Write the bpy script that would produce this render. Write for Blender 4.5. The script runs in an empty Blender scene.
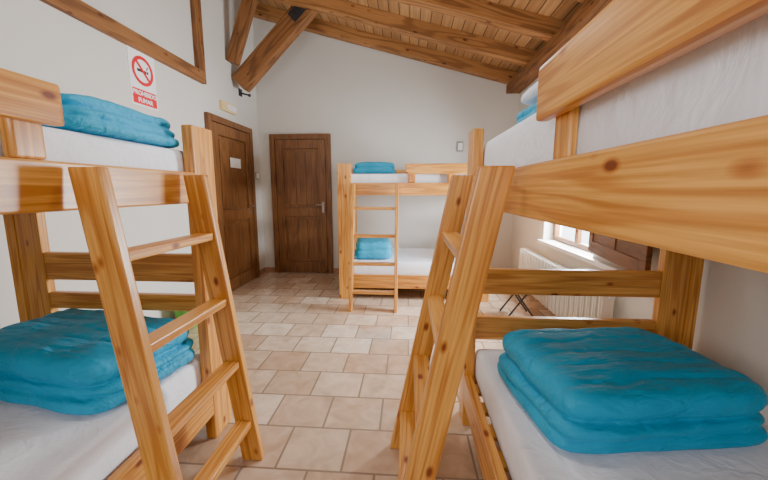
import bpy, bmesh, math, random
from mathutils import Vector, Quaternion, Matrix, noise
random.seed(3)
C = bpy.context.scene.collection

# ------------------------------------------------------------ materials
def newmat(name):
    m = bpy.data.materials.new(name); m.use_nodes = True
    nt = m.node_tree
    return m, nt, nt.nodes["Principled BSDF"]
def N(nt, t, **kw):
    n = nt.nodes.new(t)
    for k, v in kw.items():
        if k in n.inputs: n.inputs[k].default_value = v
        else: setattr(n, k, v)
    return n
def ramp(nt, stops):
    r = nt.nodes.new('ShaderNodeValToRGB')
    e = r.color_ramp.elements
    while len(e) < len(stops): e.new(0.5)
    for i, (p, c) in enumerate(stops):
        e[i].position = p; e[i].color = (c[0], c[1], c[2], 1)
    return r

def wood(name, light, mid, dark, rough=0.38, knots=True, grain=8.0, bump=0.15, rings=42.0, xs=.8, kr=.075):
    m, nt, b = newmat(name); L = nt.links.new
    tc = N(nt, 'ShaderNodeTexCoord'); oi = N(nt, 'ShaderNodeObjectInfo')
    sc = N(nt, 'ShaderNodeVectorMath', operation='SCALE'); sc.inputs[0].default_value = (13, 7, 5)
    L(oi.outputs['Random'], sc.inputs['Scale'])
    add = N(nt, 'ShaderNodeVectorMath', operation='ADD')
    L(tc.outputs['Object'], add.inputs[0]); L(sc.outputs[0], add.inputs[1])
    mp = N(nt, 'ShaderNodeMapping'); mp.inputs['Scale'].default_value = (xs, grain, grain)
    L(add.outputs[0], mp.inputs['Vector'])
    n1 = N(nt, 'ShaderNodeTexNoise', Scale=1.0, Detail=1.0, Distortion=0.1)
    L(mp.outputs[0], n1.inputs['Vector'])
    mul = N(nt, 'ShaderNodeMath', operation='MULTIPLY'); mul.inputs[1].default_value = rings
    L(n1.outputs['Fac'], mul.inputs[0])
    sn = N(nt, 'ShaderNodeMath', operation='SINE'); L(mul.outputs[0], sn.inputs[0])
    ma = N(nt, 'ShaderNodeMath', operation='MULTIPLY_ADD'); ma.inputs[1].default_value = 0.5; ma.inputs[2].default_value = 0.5
    L(sn.outputs[0], ma.inputs[0])
    r = ramp(nt, [(0.0, light), (0.50, light), (0.95, mid), (1.0, mid)])
    L(ma.outputs[0], r.inputs[0])
    mp2 = N(nt, 'ShaderNodeMapping'); mp2.inputs['Scale'].default_value = (4.0, 150, 150)
    L(add.outputs[0], mp2.inputs['Vector'])
    n2 = N(nt, 'ShaderNodeTexNoise', Scale=1.0, Detail=3.0)
    L(mp2.outputs[0], n2.inputs['Vector'])
    r2 = ramp(nt, [(0.3, (0.74, 0.64, 0.50)), (0.7, (1.07, 1.07, 1.07))])
    L(n2.outputs['Fac'], r2.inputs[0])
    mx = N(nt, 'ShaderNodeMix', data_type='RGBA', blend_type='MULTIPLY'); mx.inputs[0].default_value = 1.0
    L(r.outputs[0], mx.inputs[6]); L(r2.outputs[0], mx.inputs[7])
    out = mx.outputs[2]
    n3 = N(nt, 'ShaderNodeTexNoise', Scale=1.6, Detail=1.0); L(add.outputs[0], n3.inputs['Vector'])
    r3 = ramp(nt, [(0.3, (0.86, 0.79, 0.71)), (0.7, (1.05, 1.03, 1.0))]); L(n3.outputs['Fac'], r3.inputs[0])
    mx3 = N(nt, 'ShaderNodeMix', data_type='RGBA', blend_type='MULTIPLY'); mx3.inputs[0].default_value = 1.0
    L(out, mx3.inputs[6]); L(r3.outputs[0], mx3.inputs[7]); out = mx3.outputs[2]
    if knots:
        mp3 = N(nt, 'ShaderNodeMapping'); mp3.inputs['Scale'].default_value = (5.6, 11, 11)
        L(add.outputs[0], mp3.inputs['Vector'])
        vo = N(nt, 'ShaderNodeTexVoronoi', Scale=1.0); L(mp3.outputs[0], vo.inputs['Vector'])
        r4 = ramp(nt, [(0.0, dark), (kr, dark), (kr * 1.45, (.70, .50, .36)), (kr * 2.2, (1, 1, 1))])
        L(vo.outputs['Distance'], r4.inputs[0])
        mx4 = N(nt, 'ShaderNodeMix', data_type='RGBA', blend_type='MULTIPLY'); mx4.inputs[0].default_value = 0.95
        L(out, mx4.inputs[6]); L(r4.outputs[0], mx4.inputs[7]); out = mx4.outputs[2]
    L(out, b.inputs['Base Color'])
    b.inputs['Roughness'].default_value = rough
    bp = N(nt, 'ShaderNodeBump', Strength=bump, Distance=0.002)
    L(n2.outputs['Fac'], bp.inputs['Height']); L(bp.outputs[0], b.inputs['Normal'])
    return m

def plain(name, col, rough=0.5, metal=0.0, var=0.06, scale=8.0, bump=0.0, bscale=60.0, bdist=0.003, bdet=4.0):
    m, nt, b = newmat(name); L = nt.links.new
    tc = N(nt, 'ShaderNodeTexCoord')
    n = N(nt, 'ShaderNodeTexNoise', Scale=scale, Detail=3.0); L(tc.outputs['Object'], n.inputs['Vector'])
    lo = tuple(c * (1 - var) for c in col); hi = tuple(min(1, c * (1 + var)) for c in col)
    r = ramp(nt, [(0.3, lo), (0.7, hi)]); L(n.outputs['Fac'], r.inputs[0]); L(r.outputs[0], b.inputs['Base Color'])
    b.inputs['Roughness'].default_value = rough; b.inputs['Metallic'].default_value = metal
    if bump > 0:
        n2 = N(nt, 'ShaderNodeTexNoise', Scale=bscale, Detail=bdet, Distortion=0.3); L(tc.outputs['Object'], n2.inputs['Vector'])
        bp = N(nt, 'ShaderNodeBump', Strength=bump, Distance=bdist)
        L(n2.outputs['Fac'], bp.inputs['Height']); L(bp.outputs[0], b.inputs['Normal'])
    return m

PINE = wood('pine_varnished', (0.78, 0.405, 0.095), (0.60, 0.255, 0.048), (0.28, 0.11, 0.05), rough=0.32, grain=20.0, rings=27, xs=1.1)
DOORW = wood('stained_door_wood', (0.25, 0.115, 0.040), (0.165, 0.07, 0.023), (0.3, 0.2, 0.1), rough=0.42, knots=False, grain=14)
BEAMW = wood('roof_beam_wood', (0.46, 0.235, 0.085), (0.28, 0.13, 0.042), (0.25, 0.16, 0.10), rough=0.65, grain=7, rings=40, bump=.6, kr=.10)
STRUTW = wood('truss_wood', (0.31, 0.145, 0.05), (0.19, 0.082, 0.027), (0.35, 0.25, 0.15), rough=0.65, grain=7, rings=40, bump=.6)
DARKW = wood('dark_wood', (0.16, 0.068, 0.024), (0.105, 0.042, 0.014), (0.4, 0.3, 0.2), rough=0.5)
PLASTER = plain('wall_plaster', (0.67, 0.65, 0.60), 0.9, var=0.03, scale=1.2, bump=0.35, bscale=90, bdist=0.002)
WHITE = plain('white_enamel', (0.82, 0.81, 0.78), 0.35, var=0.01)
RADW = plain('cream_enamel', (0.76, 0.73, 0.65), 0.35, var=0.01)
SIGNW = plain('sign_white', (0.95, 0.95, 0.95), 0.4, var=0.01)
CREAM = plain('cream_plastic', (0.80, 0.60, 0.27), 0.4, var=0.02)
GREY = plain('grey_plastic', (0.30, 0.31, 0.32), 0.45, var=0.02)
RED = plain('sign_red', (0.72, 0.01, 0.02), 0.45, var=0.02)
GREEN = plain('green_plastic', (0.10, 0.42, 0.06), 0.4, var=0.05)
BLACK = plain('sign_black', (0.02, 0.02, 0.02), 0.5, var=0.02)
METAL = plain('dark_steel', (0.05, 0.05, 0.055), 0.5, metal=0.6, var=0.1)
BRASS = plain('satin_steel', (0.40, 0.38, 0.34), 0.35, metal=0.9, var=0.05)
BASEB = plain('skirting_tile', (0.42, 0.24, 0.15), 0.5, var=0.1)

def tealmat():
    m, nt, b = newmat('teal_duvet_fabric'); L = nt.links.new
    tc = N(nt, 'ShaderNodeTexCoord')
    n = N(nt, 'ShaderNodeTexNoise', Scale=5.0, Detail=3.0); L(tc.outputs['Object'], n.inputs['Vector'])
    r = ramp(nt, [(0.3, (0.0, 0.30, 0.52)), (0.7, (0.0, 0.38, 0.64))]); L(n.outputs['Fac'], r.inputs[0]); L(r.outputs[0], b.inputs['Base Color'])
    b.inputs['Roughness'].default_value = .6; b.inputs['Sheen Weight'].default_value = .04
    mp = N(nt, 'ShaderNodeMapping'); mp.inputs['Scale'].default_value = (5, 14, 12); L(tc.outputs['Object'], mp.inputs['Vector'])
    a = N(nt, 'ShaderNodeTexNoise', Scale=1.0, Detail=4.0, Distortion=1.5); L(mp.outputs[0], a.inputs['Vector'])
    bp = N(nt, 'ShaderNodeBump', Strength=1.0, Distance=.018); L(a.outputs['Fac'], bp.inputs['Height'])
    c = N(nt, 'ShaderNodeTexNoise', Scale=38.0, Detail=3.0, Distortion=1.0); L(tc.outputs['Object'], c.inputs['Vector'])
    bp2 = N(nt, 'ShaderNodeBump', Strength=.5, Distance=.005); L(c.outputs['Fac'], bp2.inputs['Height']); L(bp.outputs[0], bp2.inputs['Normal'])
    L(bp2.outputs[0], b.inputs['Normal'])
    return m
TEAL = tealmat()

def sheetmat():
    m, nt, b = newmat('white_sheet'); L = nt.links.new
    tc = N(nt, 'ShaderNodeTexCoord')
    wv = N(nt, 'ShaderNodeTexWave', Scale=22.0, Distortion=0.3); wv.bands_direction = 'X'
    L(tc.outputs['Object'], wv.inputs['Vector'])
    r = ramp(nt, [(0.0, (0.88, 0.92, 1.0)), (1.0, (0.91, 0.94, 1.0))]); L(wv.outputs['Fac'], r.inputs[0]); L(r.outputs[0], b.inputs['Base Color'])
    b.inputs['Roughness'].default_value = .8
    n2 = N(nt, 'ShaderNodeTexNoise', Scale=9.0, Detail=4.5, Distortion=1.6); L(tc.outputs['Object'], n2.inputs['Vector'])
    bp = N(nt, 'ShaderNodeBump', Strength=.6, Distance=.014); L(n2.outputs['Fac'], bp.inputs['Height']); L(bp.outputs[0], b.inputs['Normal'])
    return m
SHEET = sheetmat()

def planks():
    m, nt, b = newmat('ceiling_planks'); L = nt.links.new
    tc = N(nt, 'ShaderNodeTexCoord')
    sx = N(nt, 'ShaderNodeSeparateXYZ'); L(tc.outputs['Object'], sx.inputs[0])
    cb = N(nt, 'ShaderNodeCombineXYZ'); L(sx.outputs[1], cb.inputs[0]); L(sx.outputs[0], cb.inputs[1])
    br = N(nt, 'ShaderNodeTexBrick'); br.inputs['Color1'].default_value = (0.58, 0.34, 0.15, 1); br.inputs['Color2'].default_value = (0.41, 0.22, 0.09, 1)
    br.inputs['Mortar'].default_value = (0.08, 0.035, 0.015, 1); br.inputs['Scale'].default_value = 1.0
    br.inputs['Brick Width'].default_value = 3.1; br.inputs['Row Height'].default_value = 0.12; br.inputs['Mortar Size'].default_value = 0.005
    L(cb.outputs[0], br.inputs['Vector'])
    mp = N(nt, 'ShaderNodeMapping'); mp.inputs['Scale'].default_value = (1.2, 30, 30); L(cb.outputs[0], mp.inputs['Vector'])
    n = N(nt, 'ShaderNodeTexNoise', Scale=1.0, Detail=3.0, Distortion=0.5); L(mp.outputs[0], n.inputs['Vector'])
    r = ramp(nt, [(0.3, (0.72, 0.66, 0.60)), (0.7, (1.1, 1.1, 1.1))]); L(n.outputs['Fac'], r.inputs[0])
    mx = N(nt, 'ShaderNodeMix', data_type='RGBA', blend_type='MULTIPLY'); mx.inputs[0].default_value = 1.0
    L(br.outputs['Color'], mx.inputs[6]); L(r.outputs[0], mx.inputs[7]); L(mx.outputs[2], b.inputs['Base Color'])
    b.inputs['Roughness'].default_value = 0.6
    bp = N(nt, 'ShaderNodeBump', Strength=0.5, Distance=0.004, invert=True); L(br.outputs['Fac'], bp.inputs['Height']); L(bp.outputs[0], b.inputs['Normal'])
    return m
PLANKS = planks()

def tiles():
    m, nt, b = newmat('terracotta_floor_tiles'); L = nt.links.new
    tc = N(nt, 'ShaderNodeTexCoord')
    mp = N(nt, 'ShaderNodeMapping'); mp.inputs['Location'].default_value = (0.1, 0.05, 0); L(tc.outputs['Object'], mp.inputs['Vector'])
    br = N(nt, 'ShaderNodeTexBrick'); br.inputs['Color1'].default_value = (0, 0, 0, 1); br.inputs['Color2'].default_value = (1, 1, 1, 1)
    br.inputs['Mortar'].default_value = (0, 0, 0, 1); br.inputs['Scale'].default_value = 1.0
    br.inputs['Brick Width'].default_value = 0.31; br.inputs['Row Height'].default_value = 0.285
    br.inputs['Mortar Size'].default_value = 0.006; br.inputs['Mortar Smooth'].default_value = 0.1
    L(mp.outputs[0], br.inputs['Vector'])
    cr = ramp(nt, [(0.0, (0.48, 0.315, 0.205)), (0.25, (0.60, 0.45, 0.33)), (0.5, (0.53, 0.38, 0.265)), (0.75, (0.63, 0.49, 0.375)), (1.0, (0.71, 0.585, 0.465))])
    L(br.outputs['Color'], cr.inputs[0])
    n = N(nt, 'ShaderNodeTexNoise', Scale=9.0, Detail=6.0, Distortion=0.8); L(tc.outputs['Object'], n.inputs['Vector'])
    r = ramp(nt, [(0.3, (0.80, 0.75, 0.69)), (0.7, (1.08, 1.08, 1.08))]); L(n.outputs['Fac'], r.inputs[0])
    mx = N(nt, 'ShaderNodeMix', data_type='RGBA', blend_type='MULTIPLY'); mx.inputs[0].default_value = 1.0
    L(cr.outputs[0], mx.inputs[6]); L(r.outputs[0], mx.inputs[7])
    mm = N(nt, 'ShaderNodeMix', data_type='RGBA'); L(br.outputs['Fac'], mm.inputs[0]); L(mx.outputs[2], mm.inputs[6]); mm.inputs[7].default_value = (0.26, 0.185, 0.13, 1)
    L(mm.outputs[2], b.inputs['Base Color'])
    rr = N(nt, 'ShaderNodeMapRange'); rr.inputs['To Min'].default_value = 0.07; rr.inputs['To Max'].default_value = 0.22
    L(n.outputs['Fac'], rr.inputs['Value']); L(rr.outputs[0], b.inputs['Roughness'])
    b.inputs['Specular IOR Level'].default_value = 0.9
    bp = N(nt, 'ShaderNodeBump', Strength=0.4, Distance=0.003, invert=True); L(br.outputs['Fac'], bp.inputs['Height'])
    n5 = N(nt, 'ShaderNodeTexNoise', Scale=5.0, Detail=2.0); L(tc.outputs['Object'], n5.inputs['Vector'])
    bp2 = N(nt, 'ShaderNodeBump', Strength=0.25, Distance=0.01); L(n5.outputs['Fac'], bp2.inputs['Height']); L(bp.outputs[0], bp2.inputs['Normal'])
    L(bp2.outputs[0], b.inputs['Normal'])
    return m
TILES = tiles()

# ------------------------------------------------------------ builders
def link(o, parent=None):
    C.objects.link(o)
    if parent is not None: o.parent = parent
    return o
def meshobj(name, bm, mat, loc=(0, 0, 0), rot=None, parent=None, smooth=False, bevel=0.0, seg=2):
    if bevel > 0:
        bmesh.ops.bevel(bm, geom=[e for e in bm.edges], offset=bevel, segments=seg, affect='EDGES', profile=0.6)
    bmesh.ops.recalc_face_normals(bm, faces=bm.faces)
    me = bpy.data.meshes.new(name); bm.to_mesh(me); bm.free()
    if smooth:
        for p in me.polygons: p.use_smooth = True
    me.materials.append(mat)
    o = bpy.data.objects.new(name, me)
    o.location = loc
    if rot is not None:
        o.rotation_mode = 'QUATERNION'; o.rotation_quaternion = rot
    return link(o, parent)
def addbox(bm, a, b):
    a = Vector(a); b = Vector(b)
    r = bmesh.ops.create_cube(bm, size=1.0)
    c = (a + b) / 2; d = b - a
    for v in r['verts']:
        v.co = Vector((v.co.x * abs(d.x) + c.x, v.co.y * abs(d.y) + c.y, v.co.z * abs(d.z) + c.z))
    return r['verts']
def boxes(name, lst, mat, parent=None, bevel=0.0, noturn=False):
    allp = [Vector(p) for ab in lst for p in ab]
    mn = Vector((min(p.x for p in allp), min(p.y for p in allp), min(p.z for p in allp)))
    mxx = Vector((max(p.x for p in allp), max(p.y for p in allp), max(p.z for p in allp)))
    c = (mn + mxx) / 2; d = mxx - mn
    ax = 0 if noturn else max(range(3), key=lambda i: d[i])
    q = [Quaternion(), Quaternion((0, 0, 1), math.pi / 2), Quaternion((0, 1, 0), -math.pi / 2)][ax]
    bm = bmesh.new()
    for a, b in lst: addbox(bm, a, b)
    if bevel > 0:
        bmesh.ops.bevel(bm, geom=[e for e in bm.edges], offset=bevel, segments=2, affect='EDGES', profile=0.6)
    qi = q.inverted()
    for v in bm.verts: v.co = qi @ (v.co - c)
    return meshobj(name, bm, mat, loc=c, rot=q, parent=parent)
def box(name, a, b, mat, parent=None, bevel=0.0, noturn=False):
    return boxes(name, [(a, b)], mat, parent, bevel, noturn)
def prism(name, quad1, quad2, mat, parent=None, bevel=0.0, axis=None):
    q1 = [Vector(p) for p in quad1]; q2 = [Vector(p) for p in quad2]
    c1 = sum(q1, Vector()) / 4; c2 = sum(q2, Vector()) / 4; c = (c1 + c2) / 2
    q = (c2 - c1).to_track_quat('X', 'Z'); qi = q.inverted()
    bm = bmesh.new()
    v1 = [bm.verts.new(qi @ (p - c)) for p in q1]; v2 = [bm.verts.new(qi @ (p - c)) for p in q2]
    bm.faces.new(v1); bm.faces.new(v2[::-1])
    for i in range(4):
        j = (i + 1) % 4; bm.faces.new((v1[j], v1[i], v2[i], v2[j]))
    return meshobj(name, bm, mat, loc=c, rot=q, parent=parent, bevel=bevel)
def beam(name, p1, p2, w, h, mat, parent=None, bevel=0.006):
    p1 = Vector(p1); p2 = Vector(p2); q = (p2 - p1).to_track_quat('X', 'Z'); L = (p2 - p1).length
    bm = bmesh.new(); addbox(bm, (-L / 2, -w / 2, -h / 2), (L / 2, w / 2, h / 2))
    return meshobj(name, bm, mat, loc=(p1 + p2) / 2, rot=q, parent=parent, bevel=bevel)
def empty(name, loc, rz=0.0, parent=None):
    e = bpy.data.objects.new(name, None); e.empty_display_size = 0.1
    e.location = loc; e.rotation_euler = (0, 0, rz); return link(e, parent)
def tag(o, label, cat, group=None):
    o["label"] = label; o["category"] = cat
    if group: o["group"] = group
    return o
def struct(o, label=None):
    o["kind"] = "structure"
    if label: o["label"] = label
    return o
def cyl(bm, p1, p2, r, n=16):
    p1 = Vector(p1); p2 = Vector(p2)
    m = Matrix.Translation((p1 + p2) / 2) @ (p2 - p1).to_track_quat('Z', 'Y').to_matrix().to_4x4()
    bmesh.ops.create_cone(bm, cap_ends=True, segments=n, radius1=r, radius2=r, depth=(p2 - p1).length, matrix=m)

# ------------------------------------------------------------ room shell
XL, XR, YB, YR = -2.25, 1.55, 5.15, -2.3
def P(x): return 3.70 - 0.273 * (x + 1.61)      # plank underside
def polywall(name, poly, thick, mat):
    bm = bmesh.new()
    f = [bm.verts.new(p) for p in poly]; bm.faces.new(f)
    r = bmesh.ops.extrude_face_region(bm, geom=bm.faces[:])
    for v in [g for g in r['geom'] if isinstance(g, bmesh.types.BMVert)]: v.co += Vector(thick)
    return struct(meshobj(name, bm, mat))
T = 0.2
polywall('wall_back', [(XL - T, YB, 0), (XR + T, YB, 0), (XR + T, YB, P(XR + T)), (XL - T, YB, P(XL - T))], (0, T, 0), PLASTER)
polywall('wall_rear', [(XL - T, YR, 0), (XR + T, YR, 0), (XR + T, YR, P(XR + T)), (XL - T, YR, P(XL - T))], (0, -T, 0), PLASTER)
struct(box('wall_left', (XL - T, YR, 0), (XL, YB, P(XL)), PLASTER))
WY0, WY1, WZ0, WZ1 = 2.92, 3.98, 0.72, 1.60
struct(boxes('wall_right', [((XR, YR, 0), (XR + T, WY0, P(XR + T))), ((XR, WY1, 0), (XR + T, YB, P(XR + T))),
                            ((XR, WY0, 0), (XR + T, WY1, WZ0)), ((XR, WY0, WZ1), (XR + T, WY1, P(XR + T)))], PLASTER))
struct(box('floor', (XL - T, YR - T, -0.1), (XR + T, YB + T, 0), TILES, noturn=True))
bm = bmesh.new()
vs = [(XL - T, YR - T, P(XL - T)), (XR + T, YR - T, P(XR + T)), (XR + T, YB + T, P(XR + T)), (XL - T, YB + T, P(XL - T))]
f1 = [bm.verts.new(v) for v in vs]; f2 = [bm.verts.new(Vector(v) + Vector((0, 0, .12))) for v in vs]
bm.faces.new(f1); bm.faces.new(f2[::-1])
for i in range(4): bm.faces.new((f1[i], f1[(i + 1) % 4], f2[(i + 1) % 4], f2[i]))
struct(meshobj('ceiling', bm, PLANKS))
tn = [0]
def trim(o, label):
    tn[0] += 1; o.name = 'trim_%d' % tn[0]; struct(o, label); return o
RD = 0.15
for y in (5.06, 4.36, 3.66, 2.96, 2.26, 1.56, 0.86, 0.16, -0.54, -1.24, -1.94):
    x1, x2 = XL, XR
    trim(beam('r', (x1, y, P(x1) - RD / 2 / math.cos(.266)), (x2, y, P(x2) - RD / 2 / math.cos(.266)), 0.13, RD, BEAMW), "sloping exposed wooden rafter under plank ceiling")
trim(box('e', (1.36, YR, P(1.40) - RD - 0.11), (XR, YB, P(1.40) - RD + 0.0), STRUTW, bevel=.006), "long wooden wall plate under the rafters")
trim(box('h', (XL, YR, 2.42), (XL + .05, 3.78, 2.54), STRUTW, bevel=.004), "horizontal timber rail set in the plaster wall")
trim(box('v', (XL, 3.66, 2.54), (XL + .05, 3.78, P(XL) - .16), STRUTW, bevel=.004), "vertical timber set in the plaster wall")
trim(beam('s', (XL + .08, 4.5, 2.62), (-1.03, 4.5, 3.82 - .08), 0.16, 0.22, STRUTW), "thick diagonal timber strut of roof truss")
trim(beam('s2', (XL + .06, 4.36, 2.84), (-1.88, 4.36, 3.66), 0.11, 0.14, STRUTW), "thin diagonal timber strut of roof truss")

def textmesh(name, s, size, mat, parent, loc, rot, ext=0.001):
    cu = bpy.data.curves.new(name, 'FONT'); cu.body = s; cu.size = size; cu.align_x = 'CENTER'; cu.align_y = 'CENTER'; cu.extrude = ext
    cu.offset = size * 0.025
    to = bpy.data.objects.new(name + '_tmp', cu); C.objects.link(to)
    dg = bpy.context.evaluated_depsgraph_get(); dg.update()
    me = bpy.data.meshes.new_from_object(to.evaluated_get(dg)); bpy.data.objects.remove(to)
    me.materials.clear(); me.materials.append(mat)
    o = bpy.data.objects.new(name, me); o.location = loc; o.rotation_euler = rot
    return link(o, parent)

def door(idx, loc, rz, w, h, label, sign=False, handle_right=True):
    e = empty('door_%d' % idx, loc, rz); struct(e, label)
    fw = 0.075
    boxes('door_frame', [((0, -.05, 0), (fw, -.002, h)), ((w - fw, -.05, 0), (w, -.002, h)), ((fw, -.05, h - fw), (w - fw, -.002, h))], DOORW, e, .004)
    a, b = fw + .006, w - fw - .006; top = h - fw - .006; st = 0.115
    mid = top * 0.47
    leaf = [((a, -.040, .008), (a + st, -.004, top)), ((b - st, -.040, .008), (b, -.004, top)),
            ((a + st, -.040, .008), (b - st, -.004, .17)), ((a + st, -.040, top - .13), (b - st, -.004, top)),
            ((a + st, -.040, mid - .07), (b - st, -.004, mid + .07))]
    boxes('door_leaf', leaf, DOORW, e, .005)
    x0 = a + st; x1 = b - st
    for (z0, z1) in ((.172, mid - .072), (mid + .072, top - .132)):
        pw = (x1 - x0 - .07) / 3
        pl = [((x0 + .002, -.018, z0), (x1 - .002, -.006, z1))]
        for i in range(3):
            pl.append(((x0 + .035 + i * pw + .001, -.029, z0 + .04), (x0 + .035 + (i + 1) * pw - .001, -.016, z1 - .04)))
        boxes('door_panel', pl, DOORW, e, .003)
    hx = (b - .05) if handle_right else (a + .05)
    bm = bmesh.new(); addbox(bm, (hx - .016, -.046, .94), (hx + .016, -.040, 1.10))
    cyl(bm, (hx, -.046, 1.06), (hx, -.082, 1.06), .008); s = -1 if handle_right else 1
    cyl(bm, (hx, -.080, 1.06), (hx + s * .10, -.080, 1.06), .008)
    meshobj('door_handle', bm, BRASS, parent=e)
    if sign:
        box('door_sign', (w * .40, -.046, 1.56), (w * .40 + .26, -.041, 1.68), WHITE, e, .001)
    return e
door(1, (-2.07, YB, 0), 0, 0.92, 2.10, "dark brown panelled wooden door in the end wall")
door(2, (XL, 3.76, 0), math.pi / 2, 1.08, 2.13, "dark brown panelled wooden door with white notice", sign=True)
struct(boxes('baseboard_back', [((XL + .0, YB - .012, 0), (-2.075, YB, .07)), ((-1.145, YB - .012, 0), (XR, YB, .07))], BASEB))
struct(boxes('baseboard_left', [((XL, YR, 0), (XL + .012, 3.755, .07)), ((XL, 4.845, 0), (XL + .012, YB - .012, .07))], BASEB))
struct(box('baseboard_right', (XR - .012, YR, 0), (XR, YB - .012, .07), BASEB))

# window on right wall
w = empty('window_1', (XR, WY0, WZ0)); struct(w, "small casement window with open brown wooden shutter")
WW = WY1 - WY0; WH = WZ1 - WZ0
boxes('window_frame', [((.10, 0, 0), (.15, .06, WH)), ((.10, WW - .06, 0), (.15, WW, WH)), ((.10, .06, 0), (.15, WW - .06, .05)),
                       ((.10, .06, WH - .06), (.15, WW - .06, WH)), ((.105, WW / 2 - .03, .05), (.145, WW / 2 + .03, WH - .06))], DOORW, w, .004)
box('window_sill', (-.055, -1.0, -.04), (.0, WW + .03, -.002), WHITE, w, .004)
sh = empty('shutter', (-.02, -.01, .06), math.radians(-90 - 9), w)
sw = .92; SH = WH - .05
boxes('shutter_leaf', [((0, -.03, 0), (.08, 0, SH)), ((sw - .08, -.03, 0), (sw, 0, SH)), ((.08, -.03, 0), (sw - .08, 0, .09)), ((.08, -.03, SH - .08), (sw - .08, 0, SH)),
                       ((sw / 2 - .04, -.03, .09), (sw / 2 + .04, 0, SH - .08)),
                       ((.08, -.022, .09), (sw - .08, -.008, SH - .08))], DARKW, sh, .003)
for zz in (.15, SH - .15):
    bm = bmesh.new(); cyl(bm, (0, -.015, zz - .04), (0, -.015, zz + .04), .010); meshobj('hinge', bm, METAL, parent=sh)

# radiator
e = empty('radiator', (XR - .035, 2.45, 0.0)); tag(e, "cream ribbed column radiator mounted below the window", "radiator")
bm = bmesh.new(); n = 22; pitch = 0.085
for i in range(n):
    y = i * pitch
    addbox(bm, (-.12, y + .022, .10), (-.02, y + pitch - .022, .57))
bmesh.ops.bevel(bm, geom=bm.edges[:], offset=.012, segments=3, affect='EDGES')
meshobj('radiator_fins', bm, RADW, parent=e)
for z in (.15, .52):
    bm = bmesh.new(); cyl(bm, (-.053, .0, z), (-.053, n * pitch, z), .02); meshobj('radiator_pipe', bm, RADW, parent=e)
bm = bmesh.new(); cyl(bm, (-.053, -.04, .15), (-.053, 0, .15), .014); cyl(bm, (-.053, -.04, .15), (-.053, -.04, .0), .010)
meshobj('radiator_valve', bm, BRASS, parent=e)
for y in (.36, 1.38):
    bm = bmesh.new(); addbox(bm, (-.02, y, .45), (.033, y + .03, .51)); meshobj('wall_bracket', bm, RADW, parent=e)

# folding stool with thin dark legs near the radiator
e = empty('folding_stool', (1.13, 3.45, 0)); tag(e, "small dark folding stool with thin crossed metal legs", "stool")
for yy in (-.12, .12):
    for sgn in (-1, 1):
        bm = bmesh.new(); cyl(bm, (sgn * .14, yy, .005), (-sgn * .14, yy, .40), .009, 12); meshobj('leg', bm, METAL, parent=e)
box('seat', (-.16, -.15, .40), (.16, .15, .425), BLACK, e, .008)

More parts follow.
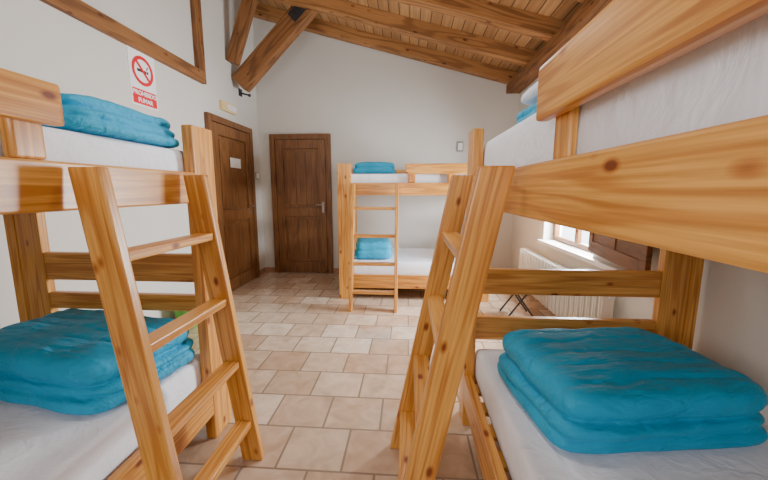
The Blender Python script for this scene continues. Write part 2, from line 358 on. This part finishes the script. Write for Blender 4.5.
# ------------------------------------------------------------ bunk beds
def bunk(loc, rz, s, guard0, lad, lean, label, ez, pw=.13, L=2.1, gy=-.02, W=1.15, gz=(1.455, 1.568), ur=(1.22, 1.36)):
    e = empty('bunk_bed', loc, rz); tag(e, label, "bunk bed", "pine bunk beds"); e["len_m"] = L; e["wid_m"] = W
    def bx(name, a, b, mat=PINE, bev=.007, parent=e):
        a = (a[0], a[1] * s, a[2]); b = (b[0], b[1] * s, b[2])
        lo = tuple(min(i, j) for i, j in zip(a, b)); hi = tuple(max(i, j) for i, j in zip(a, b))
        return box(name, lo, hi, mat, parent, bev)
    PT = 1.575
    for xx, d in ((0, 1), (L, -1)):
        for yy, g in ((0, 1), (W, -1)):
            w1 = pw if g > 0 else .05
            A = (xx, yy * s, 0); B = (xx + d * w1, (yy + g * .055) * s, PT)
            A2 = (xx, (yy + g * .055) * s, 0); B2 = (xx + d * .045, (yy + g * .19) * s, PT)
            prs = []
            for p, q in (((A, B),) if g > 0 else ((A, B), (A2, B2))):
                prs.append((tuple(min(i, j) for i, j in zip(p, q)), tuple(max(i, j) for i, j in zip(p, q))))
            boxes('post', prs, PINE, e, .007)
    for (z0, z1) in ((.14, .30), ur):
        bx('side_rail', (pw, 0, z0), (L - pw, .042, z1)); bx('side_rail', (.05, W, z0), (L - .05, W - .042, z1))
    for xx, d in ((0, 1), (L, -1)):
        for (z0, z1) in ((.14, .30), ez[0], ez[1], ur):
            bx('end_board', (xx, .055, z0), (xx + d * .04, W - .19, z1))
    bx('guard_rail', (guard0, gy, gz[0]), (L - pw - .002, gy + .034, gz[1]), bev=.010)
    bx('guard_support', (guard0 + .03, gy + .036, ur[1] + .002), (guard0 + .11, min(gy + .07, .056), 1.55))
    bx('guard_support', (L - .5, gy + .036, ur[1] + .002), (L - .42, min(gy + .07, .056), 1.55))
    bx('guard_rail', (.05, W, 1.455), (L - .05, W - .035, 1.565), bev=.010)
    for z in (.235, 1.285):
        lst = []
        for i in range(12):
            x = .14 + i * (L - .36) / 11
            lst.append(((x, min(.045 * s, (W - .045) * s), z), (x + .08, max(.045 * s, (W - .045) * s), z + .02)))
        boxes('slat_base', lst, PINE, e)
    ld = empty('ladder', (0, 0, 0), 0, e)
    ytop, ybot = -.05 - .02, -lean; hw = .048; ht = .0175
    zt = 1.345
    for xc in lad:
        q1 = [(xc - ht, (ytop - hw) * s, zt), (xc + ht, (ytop - hw) * s, zt), (xc + ht, (ytop + hw) * s, zt), (xc - ht, (ytop + hw) * s, zt)]
        q2 = [(xc - ht, (ybot - hw) * s, 0), (xc + ht, (ybot - hw) * s, 0), (xc + ht, (ybot + hw) * s, 0), (xc - ht, (ybot + hw) * s, 0)]
        prism('stile', q1, q2, PINE, ld, .006)
    for z in (1.08, .785, .49, .195):
        t = z / zt; yc = ybot + (ytop - ybot) * t
        a = (lad[0] + ht, (yc - .035) * s, z - .016); b = (lad[1] - ht, (yc + .035) * s, z + .016)
        lo = tuple(min(i, j) for i, j in zip(a, b)); hi = tuple(max(i, j) for i, j in zip(a, b))
        box('rung', lo, hi, PINE, ld, .006)
    return e

def slab(bm, w, d, h, z0, pe, n, namp, seed, cx=0, cy=0, rot=0, seams=(), flatb=False, corner=.05, nscale=4, top_crown=0.0, axis=0, ex=.5, sd=.16, cpow=4):
    g = {}
    cr, sr = math.cos(rot), math.sin(rot)
    def mk(i, j, side):
        u = math.sin((i / n * 2 - 1) * math.pi / 2); v = math.sin((j / n * 2 - 1) * math.pi / 2)
        pr = (max(0, (1 - abs(u) ** pe)) * max(0, (1 - abs(v) ** pe))) ** ex
        x = w / 2 * u * (1 - corner * abs(v) ** cpow); y = d / 2 * v * (1 - corner * abs(u) ** cpow)
        nz = noise.noise(Vector((x * nscale + seed, y * nscale, seed * 1.7)))
        nz2 = noise.noise(Vector((x * nscale * 3 + seed, y * nscale * 3, side * 3.0)))
        x0, y0 = x, y
        x += namp * .8 * noise.noise(Vector((y0 * 6, seed, 1.0))); y += namp * .8 * noise.noise(Vector((x0 * 6, seed, 5.0)))
        sm = 0.0
        t = (y0 / (d / 2)) if axis == 0 else (x0 / (w / 2))
        t += .05 * noise.noise(Vector((x0 * 5, y0 * 5, seed)))
        for q in seams: sm += sd * math.exp(-abs(t - q) / .035)
        if side > 0:
            z = h / 2 + h / 2 * pr + (namp * (nz + .4 * nz2) + top_crown * (1 - u * u) * (1 - v * v) - sm * .12) * pr
        else:
            z = h / 2 - h / 2 * (pr ** .6 if flatb else pr)
        return bm.verts.new((cx + x * cr - y * sr, cy + x * sr + y * cr, z0 + max(0, z)))
    for i in range(n + 1):
        for j in range(n + 1):
            vt = mk(i, j, 1); g[(i, j, 1)] = vt
            g[(i, j, -1)] = vt if i in (0, n) or j in (0, n) else mk(i, j, -1)
    for i in range(n):
        for j in range(n):
            bm.faces.new((g[(i, j, 1)], g[(i + 1, j, 1)], g[(i + 1, j + 1, 1)], g[(i, j + 1, 1)]))
            bm.faces.new((g[(i, j, -1)], g[(i, j + 1, -1)], g[(i + 1, j + 1, -1)], g[(i + 1, j, -1)]))

def mattress(bed, s, z, zt, label, seed):
    L = bed["len_m"]; W = bed["wid_m"]
    bm = bmesh.new()
    slab(bm, L - .12, W - .118, zt - z, 0, 60, 48, .0015, seed, flatb=True, corner=.002, nscale=3, ex=.4)
    o = meshobj('mattress', bm, SHEET, smooth=True)
    o.matrix_world = bed.matrix_world @ Matrix.Translation((L / 2, s * (W / 2), z))
    tag(o, label, "mattress", "white sheeted mattresses"); return o

def fuse(o, vox, it):
    r = o.modifiers.new('remesh', 'REMESH'); r.mode = 'VOXEL'; r.voxel_size = vox; r.use_smooth_shade = True
    sm = o.modifiers.new('smooth', 'SMOOTH'); sm.iterations = it; sm.factor = .5
    dg = bpy.context.evaluated_depsgraph_get(); dg.update()
    me = bpy.data.meshes.new_from_object(o.evaluated_get(dg)); o.modifiers.clear()
    for p in me.polygons: p.use_smooth = True
    o.data = me

def duvet(loc, rz, w, d, layers, label, seed, seams=(-.7, -.35, 0, .35, .7), axis=0, name='folded_duvet', vox=.0055, ov=.72, crown=.012):
    bm = bmesh.new(); z = 0
    for k, (h, sx, sy, ox, oy) in enumerate(layers):
        top = (k == len(layers) - 1)
        slab(bm, w * sx, d * sy, h, z, 10, 64, .012, seed + k * 3.1, cx=ox, cy=oy, rot=.025 * ((k % 2) * 2 - 1), seams=seams if top else (), corner=.08, cpow=8, nscale=7,
             flatb=(k == 0), top_crown=crown if top else 0, axis=axis, ex=.42, sd=.09)
        z += h * ov
    o = meshobj(name, bm, TEAL, smooth=True, loc=loc); o.rotation_euler = (0, 0, rz)
    fuse(o, vox, 1)
    tag(o, label, "duvet", "folded teal duvets"); return o

LB = bunk((-.98, 1.70, 0), -math.pi / 2, -1, 0.77, (.27, .77), .25, "varnished pine bunk bed with ladder beside the plaster wall and doors", ((.64, .73), (.80, .95)), pw=.16)
RB = bunk((.31, 1.86, 0), -math.pi / 2, 1, 0.96, (.31, .89), .34, "varnished pine bunk bed with ladder beside the window wall", ((.46, .59), (.72, .86)), W=1.20, gy=.0, gz=(1.445, 1.572), ur=(1.207, 1.346))
BB = bunk((-.80, 3.86, 0), 0, 1, 0.77, (.20, .68), .38, "varnished pine bunk bed standing across the end wall", ((.59, .70), (.81, .93)), pw=.155, L=1.74)
bpy.context.view_layer.update()
for bed, s, nm, ut in ((LB, -1, "beside the doors", 1.465), (RB, 1, "beside the window", 1.52), (BB, 1, "at the end wall", 1.465)):
    mattress(bed, s, .256, .44, "white sheeted mattress on lower bunk " + nm, s + 3)
    mattress(bed, s, 1.306, ut, "white sheeted mattress on upper bunk " + nm, s + 7)
for b_ in (LB, RB, BB): del b_["len_m"]; del b_["wid_m"]
duvet((.81, 1.32, .445), math.radians(9), .76, .58, [(.065, 1, 1, 0, 0), (.06, .985, .98, .0, 0.0), (.115, .965, .96, .010, 0.0)], "puffy teal duvet folded on lower bunk by the window", 1.3)
duvet((-1.49, 1.37, .445), math.radians(-8), .86, .51, [(.07, 1, 1, 0, 0), (.06, .985, .985, 0, .005), (.12, .965, .96, 0, .008)], "puffy teal duvet folded on lower bunk by the wall", 4.3)
duvet((-1.345, 1.30, 1.468), math.radians(3), .62, .58, [(.055, 1, 1, 0, 0), (.05, .97, .97, -.01, .01), (.06, .93, .93, -.02, .02)], "flat folded teal duvet on upper bunk by the wall", 6.3, seams=(), crown=.005)
D4 = duvet((.745, 1.38, 1.523), 0, .60, .44, [(.05, 1, 1, 0, 0), (.045, .97, .95, 0, 0)], "folded teal duvet on upper bunk by the window", 8.3, crown=0)
duvet((-.41, 4.32, 1.468), 0, .50, .55, [(.08, 1, 1, 0, 0), (.08, .95, .95, 0, .0)], "folded teal duvet on upper bunk at end wall", 10.3, seams=())
duvet((-.43, 4.32, .445), math.radians(5), .46, .60, [(.12, 1, 1, 0, 0), (.14, .95, .95, -.01, 0)], "folded teal duvet on lower bunk at end wall", 12.3, ov=.6)
ztop = 1.523 + max(v.co.z for v in D4.data.vertices) + .002
bm = bmesh.new(); slab(bm, .54, .36, .085, 0, 3, 30, .005, 2.0, flatb=True, corner=.08)
o = meshobj('pillow', bm, SHEET, smooth=True, loc=(.725, 1.39, ztop)); tag(o, "white pillow resting on folded teal duvet", "pillow")

# green waste bin by the left wall
e = empty('waste_bin', (-2.08, 2.98, 0)); tag(e, "small green plastic waste bin beside the plaster wall", "waste bin")
bm = bmesh.new(); seg = 32; prof = [(0, .0), (.095, .0), (.125, .26), (.118, .26), (.09, .012), (0, .012)]
rings = []
for r_, z_ in prof:
    if r_ == 0: rings.append([bm.verts.new((0, 0, z_))])
    else: rings.append([bm.verts.new((r_ * math.cos(2 * math.pi * k / seg), r_ * math.sin(2 * math.pi * k / seg), z_)) for k in range(seg)])
for a_, b_ in zip(rings[:-1], rings[1:]):
    for k in range(seg):
        k2 = (k + 1) % seg
        if len(a_) == 1: bm.faces.new((a_[0], b_[k], b_[k2]))
        elif len(b_) == 1: bm.faces.new((a_[k], b_[0], a_[k2]))
        else: bm.faces.new((a_[k], b_[k], b_[k2], a_[k2]))
meshobj('bin_body', bm, GREEN, parent=e)
bm = bmesh.new(); mj, mn_ = .124, .006
grid = [[bm.verts.new(((mj + mn_ * math.cos(2 * math.pi * q / 8)) * math.cos(2 * math.pi * k / seg), (mj + mn_ * math.cos(2 * math.pi * q / 8)) * math.sin(2 * math.pi * k / seg), .263 + mn_ * math.sin(2 * math.pi * q / 8))) for q in range(8)] for k in range(seg)]
for k in range(seg):
    for q in range(8):
        bm.faces.new((grid[k][q], grid[(k + 1) % seg][q], grid[(k + 1) % seg][(q + 1) % 8], grid[k][(q + 1) % 8]))
meshobj('bin_rim', bm, GREEN, parent=e, smooth=True)

# ------------------------------------------------------------ wall things
e = empty('no_smoking_sign', (XL, 2.76, 1.98), math.pi / 2); tag(e, "white no smoking sign with red circle and red lettered bar", "sign")
sw_, shh = .29, .44
box('sign_board', (0, -.006, 0), (sw_, 0, shh), SIGNW, e)
box('sign_bar', (.012, -.0075, .014), (sw_ - .012, -.006, .135), RED, e)
bm = bmesh.new()
cx, cz = sw_ / 2, .29; ro, ri = .118, .090; n = 48
for i in range(n):
    a0 = 2 * math.pi * i / n; a1 = 2 * math.pi * (i + 1) / n
    pts = [(ro, a0), (ro, a1), (ri, a1), (ri, a0)]
    f = [bm.verts.new((cx + r * math.cos(a), -.0078, cz + r * math.sin(a))) for r, a in pts]; bm.faces.new(f)
bmesh.ops.remove_doubles(bm, verts=bm.verts, dist=1e-5)
meshobj('prohibition_ring', bm, RED, parent=e)
bm = bmesh.new()
t = math.radians(-45); dx, dz = math.cos(t), math.sin(t); px, pz = -dz * .012, dx * .012
f = [bm.verts.new((cx + sx * dx * (ri + .004) + sp * px, -.0086, cz + sx * dz * (ri + .004) + sp * pz)) for sx, sp in ((-1, -1), (1, -1), (1, 1), (-1, 1))]; bm.faces.new(f)
meshobj('prohibition_slash', bm, RED, parent=e)
bm = bmesh.new(); addbox(bm, (cx - .062, -.0082, cz - .012), (cx + .038, -.006, cz + .010)); addbox(bm, (cx + .044, -.0082, cz - .012), (cx + .060, -.006, cz + .010))
for k in range(3): addbox(bm, (cx + .040 + k * .006, -.0082, cz + .018 + k * .010), (cx + .048 + k * .006, -.006, cz + .030 + k * .010))
meshobj('cigarette_symbol', bm, BLACK, parent=e)
textmesh('sign_text', "PROHIBIDO", .050, SIGNW, e, (sw_ / 2, -.0085, .102), (math.pi / 2, 0, 0))
textmesh('sign_text', "FUMAR", .050, SIGNW, e, (sw_ / 2, -.0085, .046), (math.pi / 2, 0, 0))
e = empty('emergency_light', (XL, 4.10, 2.23), math.pi / 2); tag(e, "cream emergency light mounted above the brown door", "emergency light")
box('lamp_housing', (0, -.04, 0), (.34, 0, .11), CREAM, e, .008)
box('lamp_diffuser', (.10, -.05, .02), (.32, -.04, .09), WHITE, e, .003)
e = empty('light_switch', (XL, 4.97, 1.44), math.pi / 2); tag(e, "white light switch with grey edge beside the brown door", "light switch")
box('switch_plate', (0, -.012, 0), (.10, 0, .10), GREY, e, .004); box('switch_rocker', (.012, -.018, .012), (.088, -.012, .088), SIGNW, e, .002)
e = empty('thermostat', (.70, YB + .001, 1.83)); tag(e, "small grey wall box above the end bunk bed", "thermostat")
box('thermostat_body', (0, -.03, 0), (.09, 0, .14), GREY, e, .006); box('thermostat_face', (.012, -.034, .02), (.078, -.03, .12), WHITE, e, .001)
e = empty('steel_strap', (-1.35, 4.5, 3.44)); tag(e, "dark steel strap bolted on roof truss strut", "steel bracket")
beam('strap_plate', (-.09, -.087, -.085), (.20, -.087, .19), .012, .13, METAL, e, .002)
for k in (-.03, .05, .13):
    bm = bmesh.new(); cyl(bm, (k, -.093, k), (k, -.105, k), .014, 8); meshobj('strap_bolt', bm, METAL, parent=e)
e = empty('anchor_bolt', (XL, 4.64, 2.56)); tag(e, "dark steel anchor bolt at the foot of strut", "steel bracket")
bm = bmesh.new(); addbox(bm, (.0, -.04, -.04), (.012, .04, .05)); cyl(bm, (.012, 0, 0), (.14, 0, -.035), .010); cyl(bm, (.12, 0, -.03), (.14, 0, -.035), .020, 6)
meshobj('bolt_shaft', bm, METAL, parent=e)

# ------------------------------------------------------------ lights
def area(name, loc, target, size, power, col=(1, 1, 1), sy=None):
    l = bpy.data.lights.new(name, 'AREA'); l.energy = power; l.size = size; l.color = col
    if sy: l.shape = 'RECTANGLE'; l.size_y = sy
    o = bpy.data.objects.new(name, l); o.location = loc
    o.rotation_euler = (Vector(target) - Vector(loc)).to_track_quat('-Z', 'Y').to_euler(); C.objects.link(o)
area('rear_fill', (-.4, -1.7, 1.6), (-.1, 3, 1.1), 1.3, 32, (.97, .985, 1), 1.3)  # added fill behind the camera; the rear wall has no window
area('side_fill', (-1.5, -1.2, 1.7), (1.0, 1.0, 1.3), .7, 22, (.95, .975, 1))  # added fill from the left to brighten the right bed's faces, no window there
area('overhead_fill', (-.3, 1.5, 2.75), (-.3, 1.5, 0), .4, 14, (1, .99, .96))  # unseen fill from above, added to brighten the near half of the room
area('far_overhead_fill', (-.3, 3.2, 2.7), (-.3, 3.3, 0), .5, 12, (1, .99, .96))  # second unseen overhead fill, added for the far end of the room
area('ceiling_fill', (-.6, 1.9, 1.9), (-.5, 2.4, 4), 1.6, 9, (1, .97, .92))  # added upward fill to brighten planks and rafters, no fitting here
area('window_daylight', (XR + .35, 3.45, 1.30), (-1, 3.1, .2), .9, 260, (.90, .95, 1))
wd = bpy.data.worlds.new('World'); bpy.context.scene.world = wd; wd.use_nodes = True
wd.node_tree.nodes['Background'].inputs[0].default_value = (.85, .93, 1, 1); wd.node_tree.nodes['Background'].inputs[1].default_value = 6.0

cam = bpy.data.cameras.new('camera'); cam.sensor_width = 36; cam.lens = 341 / 768 * 36; cam.clip_start = .02
co = bpy.data.objects.new('camera', cam); co.location = (0, 0, 1.28)
co.rotation_euler = (math.radians(90 - 8.34), 0, math.radians(3.99)); C.objects.link(co)
bpy.context.scene.camera = co
